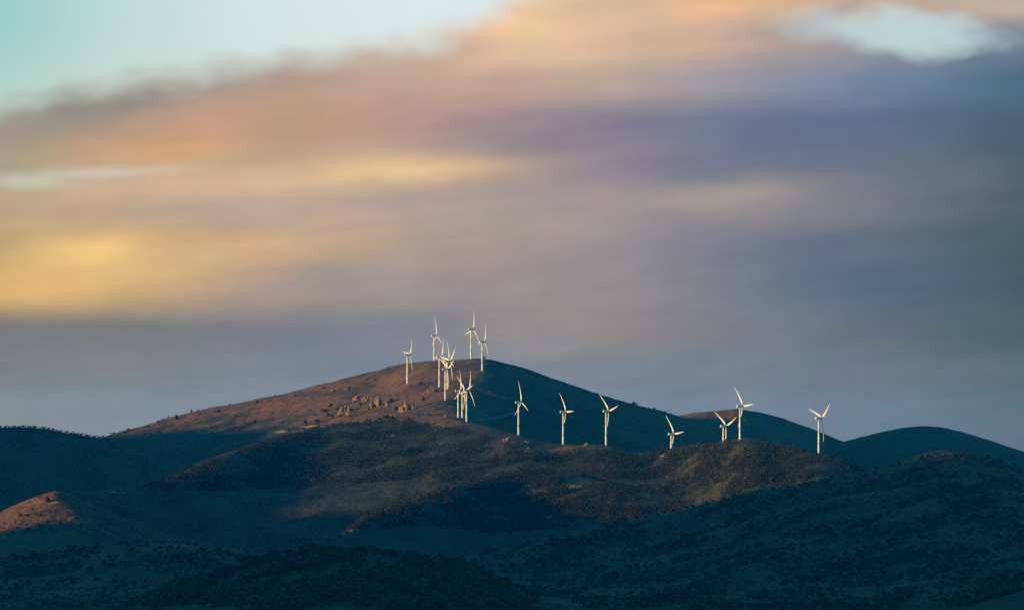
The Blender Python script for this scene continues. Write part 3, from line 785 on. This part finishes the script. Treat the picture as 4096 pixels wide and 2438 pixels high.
for (px, py, wd, ht) in [(2209,1517,8,6),(2256,1529,9,7),(2288,1542,10,7),(2311,1552,12,7),(2388,1572,10,8),(2431,1588,12,7),(2442,1592,9,7),(2478,1602,10,6),(2489,1606,9,8),(2451,1595,8,5),(2685,1653,10,6),(2660,1645,12,5),(2150,1492,9,6),(2107,1478,8,5),(2580,1628,14,5)]:
    put_shrub(px, py, wd, ht, "tiny dark shrub dotted along the shaded right skyline of the tall hill", "shrubs along the shaded right skyline", 8500, 9500)
for (px, py, wd, ht) in [(106,2059,22,12),(160,2060,20,10),(191,2083,18,13),(241,2085,22,14),(111,2113,26,16),(53,2125,26,12),(30,2136,24,10),(10,2112,20,10),(157,2099,16,12),(270,2050,18,14),(300,2070,20,12),(60,2085,14,8),(20,2090,14,8),(130,2035,12,8),(250,1992,22,10),(320,2100,18,12),(200,2110,16,10)]:
    put_shrub(px, py, wd, ht, "dark shrub growing on the sunlit knoll at the left edge", "shrubs on the sunlit knoll", 6300, 7050)
# the near hill lower left: shrubs all over its pale grass
cnt = 0
while cnt < 130:
    px = random.uniform(-10, 1000); crest_y = np.interp(px, [0,165,300,410,575,706,854,985], [2222,2196,2174,2165,2144,2152,2178,2196])
    py = crest_y + abs(random.gauss(0, 1)) * 85 + 4
    if py > 2400: continue
    s = random.uniform(12, 30)
    put_shrub(px, py, s * random.uniform(1.0, 1.7), s * random.uniform(.6, .85), "dark rounded shrub dotted over the dim near hill at lower left", "shrubs on the near left hill", 4500, 6100)
    cnt += 1

# rock outcrops
def rock_mesh(seed, wd, ht, tall, count):
    rng = np.random.default_rng(seed); bm = bmesh.new()
    for i in range(count):
        t = rng.uniform(-.5, .5); s = rng.uniform(.35, 1.0)
        cx = t * wd * .85; cy = rng.uniform(-.12, .12) * wd
        hh = ht * s * (1.05 - abs(t)); ww = (wd / count) * rng.uniform(1.0, 2.6) + .8
        g = bmesh.ops.create_icosphere(bm, subdivisions=2, radius=1.0)
        ang = rng.uniform(0, 6.28); tilt_ = rng.uniform(-.18, .18)
        ph = rng.uniform(0, 50, 3)
        for v in g['verts']:
            p = v.co
            k = 1 + .28 * math.sin(p.x * 3.1 + ph[0]) * math.sin(p.z * 2.7 + ph[1]) + .2 * math.sin(p.y * 4.3 + ph[2])
            q_ = Vector((round(p.x * 2.2) / 2.2 * .45 + p.x * .55, round(p.y * 2.2) / 2.2 * .45 + p.y * .55, p.z)) * k
            x = q_.x * ww * .62; y = q_.y * ww * .7; z = q_.z * hh * (.62 if tall else .5) + hh * .25
            x, y = x * math.cos(ang) - y * math.sin(ang), x * math.sin(ang) + y * math.cos(ang)
            v.co = (cx + x + z * tilt_, cy + y, z)
    me = bpy.data.meshes.new("rock_outcrop"); bm.to_mesh(me); bm.free(); me.materials.append(M_ROCK)
    return me
ROCKS = [
 (1440,1600,44,32,1,7,"sunlit slanting rock slab at the left end of the main outcrop under the summit",8200,9000),
 (1512,1622,54,44,1,11,"brightest orange rock pillars, tallest part of the main outcrop on the sunlit slope",8200,9000),
 (1548,1624,18,26,1,4,"separate orange rock pillar at the right end of the main outcrop",8200,9000),
 (1475,1598,40,22,1,8,"dull rock wall joining the slanting slab and the bright pillars",8200,9000),
 (1384,1648,52,34,1,12,"crumbling rock outcrop low on the left among dark shrubs",8100,9000),
 (1404,1653,30,16,0,5,"small pale boulder pile right of the crumbling rock outcrop",8100,9000),
 (1632,1640,62,40,1,14,"broken rock face right of the dark green shrub under the summit",8050,9000),
 (1570,1664,56,16,0,10,"low scattered boulders above the edge of the woods",8050,9000),
 (1729,1564,34,26,1,8,"orange rock pinnacles beside the frontmost cluster turbine's tower",8100,8900),
 (1704,1573,12,12,1,3,"small lone rock left of the pinnacles by the cluster turbine",8100,8900),
 (1788,1666,18,12,0,4,"small reddish rock left of the three close turbines",7900,8600),
 (1342,1562,26,8,0,6,"flat pale rocks high on the left slope",8200,9200),
 (2032,1480,9,14,1,3,"tiny sunlit rock on the right shoulder just below the summit skyline",8300,9200),
 (2030,1762,26,18,1,6,"small rock outcrop just below the turbine beside the track",7200,7900),
 (2106,1770,22,12,1,5,"pale rock knob right of the outcrop below the turbine beside the track",7200,7900),
 (2114,1808,32,22,1,8,"sunlit rock face lower on the wooded front of the ridge",7100,7800),
 (2347,1779,14,10,1,4,"small rock on the ridge between the two middle row turbines",7200,7800),
 (1290,2170,44,16,0,9,"pale boulders at the tip of the lower spur",6200,7000),
 (1420,2122,58,14,0,9,"sunlit rock rib along the crest of the lower spur",6300,7100),
 (2210,2075,18,10,0,4,"small pale rock by the bare earth clearing",6500,7300),
 (3780,1822,60,16,0,10,"pale rocks just under the crest of the dark right hill",5900,6400),
]
for i, (px, py, wd, ht, tall, n, lab, y0, y1) in enumerate(ROCKS):
    x, y, z = spot(px, py, y0, y1); s = K * y
    o = link("rock_outcrop", rock_mesh(900 + i, wd * s * 1.3, ht * s * 1.5, tall, n + 3), None, (x, y, z - ht * s * .32))
    tag(o, lab, "rock")

# trees standing out one by one
def crest_y(px): return np.interp(px, [560,650,820,1000,1150,1250,1360,1480,1580,1720,1860,1940,2050,2220], [2400,2365,2322,2256,2226,2207,2215,2214,2228,2250,2259,2307,2350,2420])
near = []
for i in range(215):
    px = random.uniform(600, 2200) if i > 70 else np.interp(i + random.uniform(-.4, .4), [0, 70], [620, 2150])
    py = float(crest_y(px)) + (2 if i <= 70 else 4 + abs(random.gauss(0, 1)) * 60)
    x, y, z = spot(px, py, 4300, 5050)
    if not (4300 < y < 5100): continue
    put_tree(x, y, z, random.uniform(5.0, 11.5), 'broad', "dark leafy tree of the wood covering the nearest hill at bottom centre", "trees of the wood on the nearest hill", random.uniform(.95, 1.35))
for i in range(46):
    px = np.interp(i + random.uniform(-.4, .4), [0, 45], [-5, 430]); x, y, z = G.skyline([px], 8000, 8700)
    put_tree(float(x[0]), float(y[0]) + random.uniform(-8, 14), float(z[0]), random.uniform(2.6, 4.6), 'broad', "small dark tree in the line along the crest of the left hill", "trees along the left hill crest", 1.5)
for i in range(34):
    px = np.interp(i + random.uniform(-.45, .45), [0, 33], [2480, 4090]); py = np.interp(px, [2440,2700,2950,3100,3285,3434,3580,3696,3778,3860,3943,4025,4096], [2090,2039,1980,1955,1919,1886,1861,1822,1802,1807,1826,1838,1874])
    x, y, z = spot(px, py + 4, 5900, 6500)
    put_tree(x, y, z, random.uniform(2.6, 5.4), 'broad', "small dark tree on the crest of the dark right hill", "trees along the crest of the right hill", 1.3)

# the woods and scrub that read as one mass
def scatter(name, n_try, region, y0, y1, hlo, hhi, tmpl_kind, seed, dens, spread=(.9, 1.3)):
    """plants cast onto the ground seen through a region of the photograph"""
    rng = np.random.default_rng(seed)
    R = np.array(region); lo = R.min(0); hi = R.max(0)
    px = rng.uniform(lo[0], hi[0], n_try); py = rng.uniform(lo[1], hi[1], n_try)
    k = inside(region, px, py); px, py = px[k], py[k]
    x, y, z = G.cast(px, py, y0, y1, 12.0)
    k = ~np.isnan(y); x, y, z, px, py = x[k], y[k], z[k], px[k], py[k]
    y = y + rng.uniform(-6, 6, len(y)); z = G.at(x, y)
    cov, bare = layout(x, y, z)
    nz = fbm(x / 70.0, y / 110.0, 3, seed)
    k = rng.uniform(0, 1, len(x)) < np.clip(dens(px, py, nz), 0, 1) * (1 - bare)
    x, y, z = x[k], y[k], z[k]
    h = rng.uniform(0, 1, len(x)) ** 1.5 * (hhi - hlo) + hlo
    return x, y, z, h, rng.uniform(*spread, len(x))

def far_template(kind, rng, n):
    if kind == 'pine':
        lobes = [(0, 0, .14 + .12 * i, .27 * (1 - i / 7.5), .27 * (1 - i / 7.5), .10) for i in range(7)]; sz = .10
    elif kind == 'round':
        lobes = [(rng.uniform(-.2, .2), rng.uniform(-.2, .2), rng.uniform(.4, .72), .26, .26, .22) for i in range(4)]; sz = .13
    else:
        lobes = [(rng.uniform(-.35, .35), rng.uniform(-.35, .35), rng.uniform(.2, .5), .32, .32, .34) for i in range(4)]; sz = .18
    V, F, T = leaf_cloud(lobes, n, sz, rng)
    if kind != 'scrub':
        limb(V, F, T, (0, 0, -.15), (0, 0, .5), .035, .02, 3)
        F = [f for f in F if len(f) == 3] + [t for f in F if len(f) == 4 for t in ((f[0], f[1], f[2]), (f[0], f[2], f[3]))]
    return np.array(V), np.array(F), np.array(T)

def mass(name, sets, kind, nleaf, seed, leaf=None):
    rng = np.random.default_rng(seed)
    tm = [far_template(kind, rng, nleaf) for i in range(6)]
    x, y, z, h, sp = [np.concatenate([s[i] for s in sets]) for i in range(5)]
    VV, FF, TT = [], [], []; base = 0
    ch = rng.integers(0, 6, len(x)); ang = rng.uniform(0, 2 * math.pi, len(x)); shade = rng.uniform(0, 1, len(x))
    for t in range(6):
        k = np.nonzero(ch == t)[0]
        V, F, T = tm[t]
        ca, sa = np.cos(ang[k])[:, None], np.sin(ang[k])[:, None]; s = (h[k] * sp[k])[:, None]
        X = (V[None, :, 0] * ca - V[None, :, 1] * sa) * s + x[k][:, None]
        Y = (V[None, :, 0] * sa + V[None, :, 1] * ca) * s + y[k][:, None]
        Z = V[None, :, 2] * h[k][:, None] + z[k][:, None] - .1
        VV.append(np.stack([X, Y, Z], 2).reshape(-1, 3))
        FF.append((F[None] + (base + np.arange(len(k)) * len(V))[:, None, None]).reshape(-1, 3)); base += len(k) * len(V)
        TT.append((T[None] * .45 + shade[k][:, None] * .55).ravel())
    print(name, len(x), "plants", sum(len(f) for f in FF), "faces")
    o = link(name, mesh_from(name, np.concatenate(VV), np.concatenate(FF), [leaf or M_LEAF], False, {"tint": np.concatenate(TT)}))
    return o

VALLEY = [(0,1712),(410,1752),(560,1800),(850,1845),(560,1955),(700,1968),(1200,1952),(1500,1932),(1700,1902),(1780,1932),(1450,2060),(1265,2180),(1150,2215),(900,2190),(600,2145),(420,2130),(360,2080),(330,2030),(230,1975),(0,2050)]
NEARL = [(0,2222),(300,2172),(575,2146),(985,2196),(1150,2235),(700,2350),(500,2438),(0,2438)]
RIGHT = [(2250,2152),(2440,2095),(2700,2044),(2950,1984),(3285,1924),(3580,1866),(3696,1828),(3778,1808),(3860,1812),(4025,1845),(4096,1880),(4096,2438),(1500,2438),(2100,2360),(1850,2265),(1500,2215),(1350,2200),(1350,2140),(1500,2080),(1900,2130)]
CENTRE = [(600,2385),(820,2328),(1000,2262),(1150,2232),(1250,2212),(1480,2220),(1720,2256),(1860,2266),(1940,2312),(2050,2355),(2220,2425),(2240,2438),(520,2438)]
HILLF = [(430,1745),(700,1675),(1150,1580),(1530,1480),(1800,1450),(1950,1452),(1960,1700),(1700,1698),(1500,1680),(1150,1728),(960,1795),(600,1800)]
SHADE = [(1980,1460),(2300,1552),(2700,1665),(3000,1650),(3370,1770),(3700,1708),(4096,1810),(4096,1870),(3780,1800),(3440,1868),(3270,1810),(2960,1755),(2690,1785),(2250,1770),(2070,1735),(1900,1685)]
clump = lambda a, b: (lambda px, py, nz: np.clip((nz - a) / (b - a), 0, 1))
woods = [scatter("w", 52000, WOOD, 6300, 8200, 2.8, 7.4, 'pine', 31, clump(-.42, .12), (.9, 1.4)),
         scatter("w", 26000, WOOD, 6300, 8200, 1.4, 3.4, 'pine', 41, clump(-.7, .5), (1.0, 1.6)),
         scatter("w", 9000, VALLEY, 6200, 8700, 2.4, 4.5, 'pine', 32, clump(-.2, .35), (.9, 1.3))]
def along(pts, n, seed, hlo, hhi, y0, y1):
    """a loose line of plants along a crest"""
    rng = np.random.default_rng(seed); P_ = np.array(pts, float)
    px = rng.uniform(P_[0, 0], P_[-1, 0], n); px = px[fbm(px / 60.0, px * 0 + seed, 3, seed) > -.12]
    py = np.interp(px, P_[:, 0], P_[:, 1]) + np.abs(rng.normal(0, 10, len(px))) + 3
    x, y, z = G.cast(px, py, y0, y1, 6.0)
    k = ~np.isnan(y); x, y, z = x[k], y[k], z[k]
    return x, y, z, rng.uniform(hlo, hhi, len(x)), rng.uniform(.9, 1.5, len(x))
ROW = [(1990,1722),(2074,1741),(2150,1764),(2253,1777),(2350,1776),(2424,1781),(2530,1802),(2620,1802),(2685,1791),(2800,1770),(2894,1764),(2960,1757),(3080,1763),(3180,1787),(3275,1816),(3430,1864),(3550,1912)]
woods.append(along(ROW, 420, 51, 1.6, 4.2, 6800, 7900))
woods.append(along([(400,1985),(560,1950),(706,1893),(854,1831),(985,1778),(1150,1729),(1300,1700)], 260, 52, 2.0, 4.5, 7100, 8300))
tag(mass("pine_woodland", woods, 'pine', 26, 1), "dull green pine woods covering the front of the turbine ridge", "woodland", None, "stuff")
cent = [scatter("c", 4200, CENTRE, 4250, 5050, 4.0, 10.5, 'round', 33, lambda px, py, nz: .62 + 1.6 * nz, (.9, 1.5))]
tag(mass("broadleaf_woodland", cent, 'round', 90, 2, M_LEAF_NEAR), "dark leafy wood filling the nearest hill at bottom centre", "woodland", None, "stuff")
scr = [scatter("s", 40000, RIGHT, 4200, 6500, .9, 2.6, 'scrub', 34, clump(-.6, .5), (1.0, 1.7)),
       scatter("s", 24000, RIGHT, 4200, 6500, 1.8, 5.8, 'scrub', 44, clump(-.25, .45), (.9, 1.5)),
       scatter("s", 9000, VALLEY, 6200, 8700, 1.0, 2.4, 'scrub', 35, clump(-.35, .3), (1.0, 1.7)),
       scatter("s", 15000, NEARL, 4250, 6000, .6, 2.4, 'scrub', 36, clump(-.45, .5), (1.0, 2.0)),
       scatter("s", 3200, [(0,2040),(240,1968),(420,2060),(420,2130),(0,2140)], 6300, 7050, .5, 1.8, 'scrub', 46, clump(-.3, .4), (1.0, 1.8)),
       scatter("s", 11000, HILLF, 7900, 9500, .4, 1.5, 'scrub', 37, clump(-.15, .6), (1.0, 2.0)),
       scatter("s", 5000, WOOD, 6300, 8200, 1.0, 2.4, 'scrub', 38, clump(-.4, .3), (1.0, 1.8)),
       scatter("s", 3500, SHADE, 7900, 10100, .6, 1.6, 'scrub', 39, clump(-.1, .5), (1.0, 1.8))]
scr.append(along([(-10,1703),(82,1702),(164,1708),(245,1721),(328,1735),(411,1751),(500,1790)], 420, 53, 1.2, 3.6, 7900, 8700))
scr.append(along([(1960,1444),(2021,1456),(2120,1480),(2202,1518),(2300,1546),(2383,1576),(2465,1604),(2547,1620),(2630,1636),(2703,1657)], 260, 54, .5, 1.9, 8300, 9400))
scr.append(along([(250,1793),(430,1733),(540,1706),(656,1670),(850,1622),(1150,1568),(1400,1506),(1528,1475),(1725,1442)], 330, 55, .4, 1.5, 8600, 9700))
scr.append(along([(1200,2218),(1347,2142),(1446,2068),(1577,2018),(1676,1986),(1790,1952)], 150, 56, 1.6, 4.4, 6300, 7300))
tag(mass("hillside_scrub", scr, 'scrub', 14, 3), "low dark scrub spread over the shaded lower hills", "scrub", None, "stuff")

# ================================================================== the evening haze that turns the far slopes blue
hx, hy0, hy1 = 15400, -9400, 15900
zlo = float(G.Z.min()) - 1.0
hv = [(x, y, z) for x in (-hx, hx) for y in (hy0, hy1) for z in (zlo, HAZE_TOP)]
hz = link("haze", mesh_from("haze", hv, [(0,1,3,2),(4,6,7,5),(0,4,5,1),(2,3,7,6),(0,2,6,4),(1,5,7,3)], []))
mh = bpy.data.materials.new("haze"); mh.use_nodes = True
n = Nodes(mh.node_tree)
out = n.new('ShaderNodeOutputMaterial'); pv = n.new('ShaderNodeVolumePrincipled')
pv.inputs['Color'].default_value = (*HAZE_COLOR, 1); pv.inputs['Density'].default_value = HAZE_DENSITY; pv.inputs['Anisotropy'].default_value = 0.0
n.L.new(pv.outputs[0], out.inputs['Volume'])
hz.data.materials.append(mh)
tag(hz, "thin blue evening haze between the hills", "haze", None, "stuff")
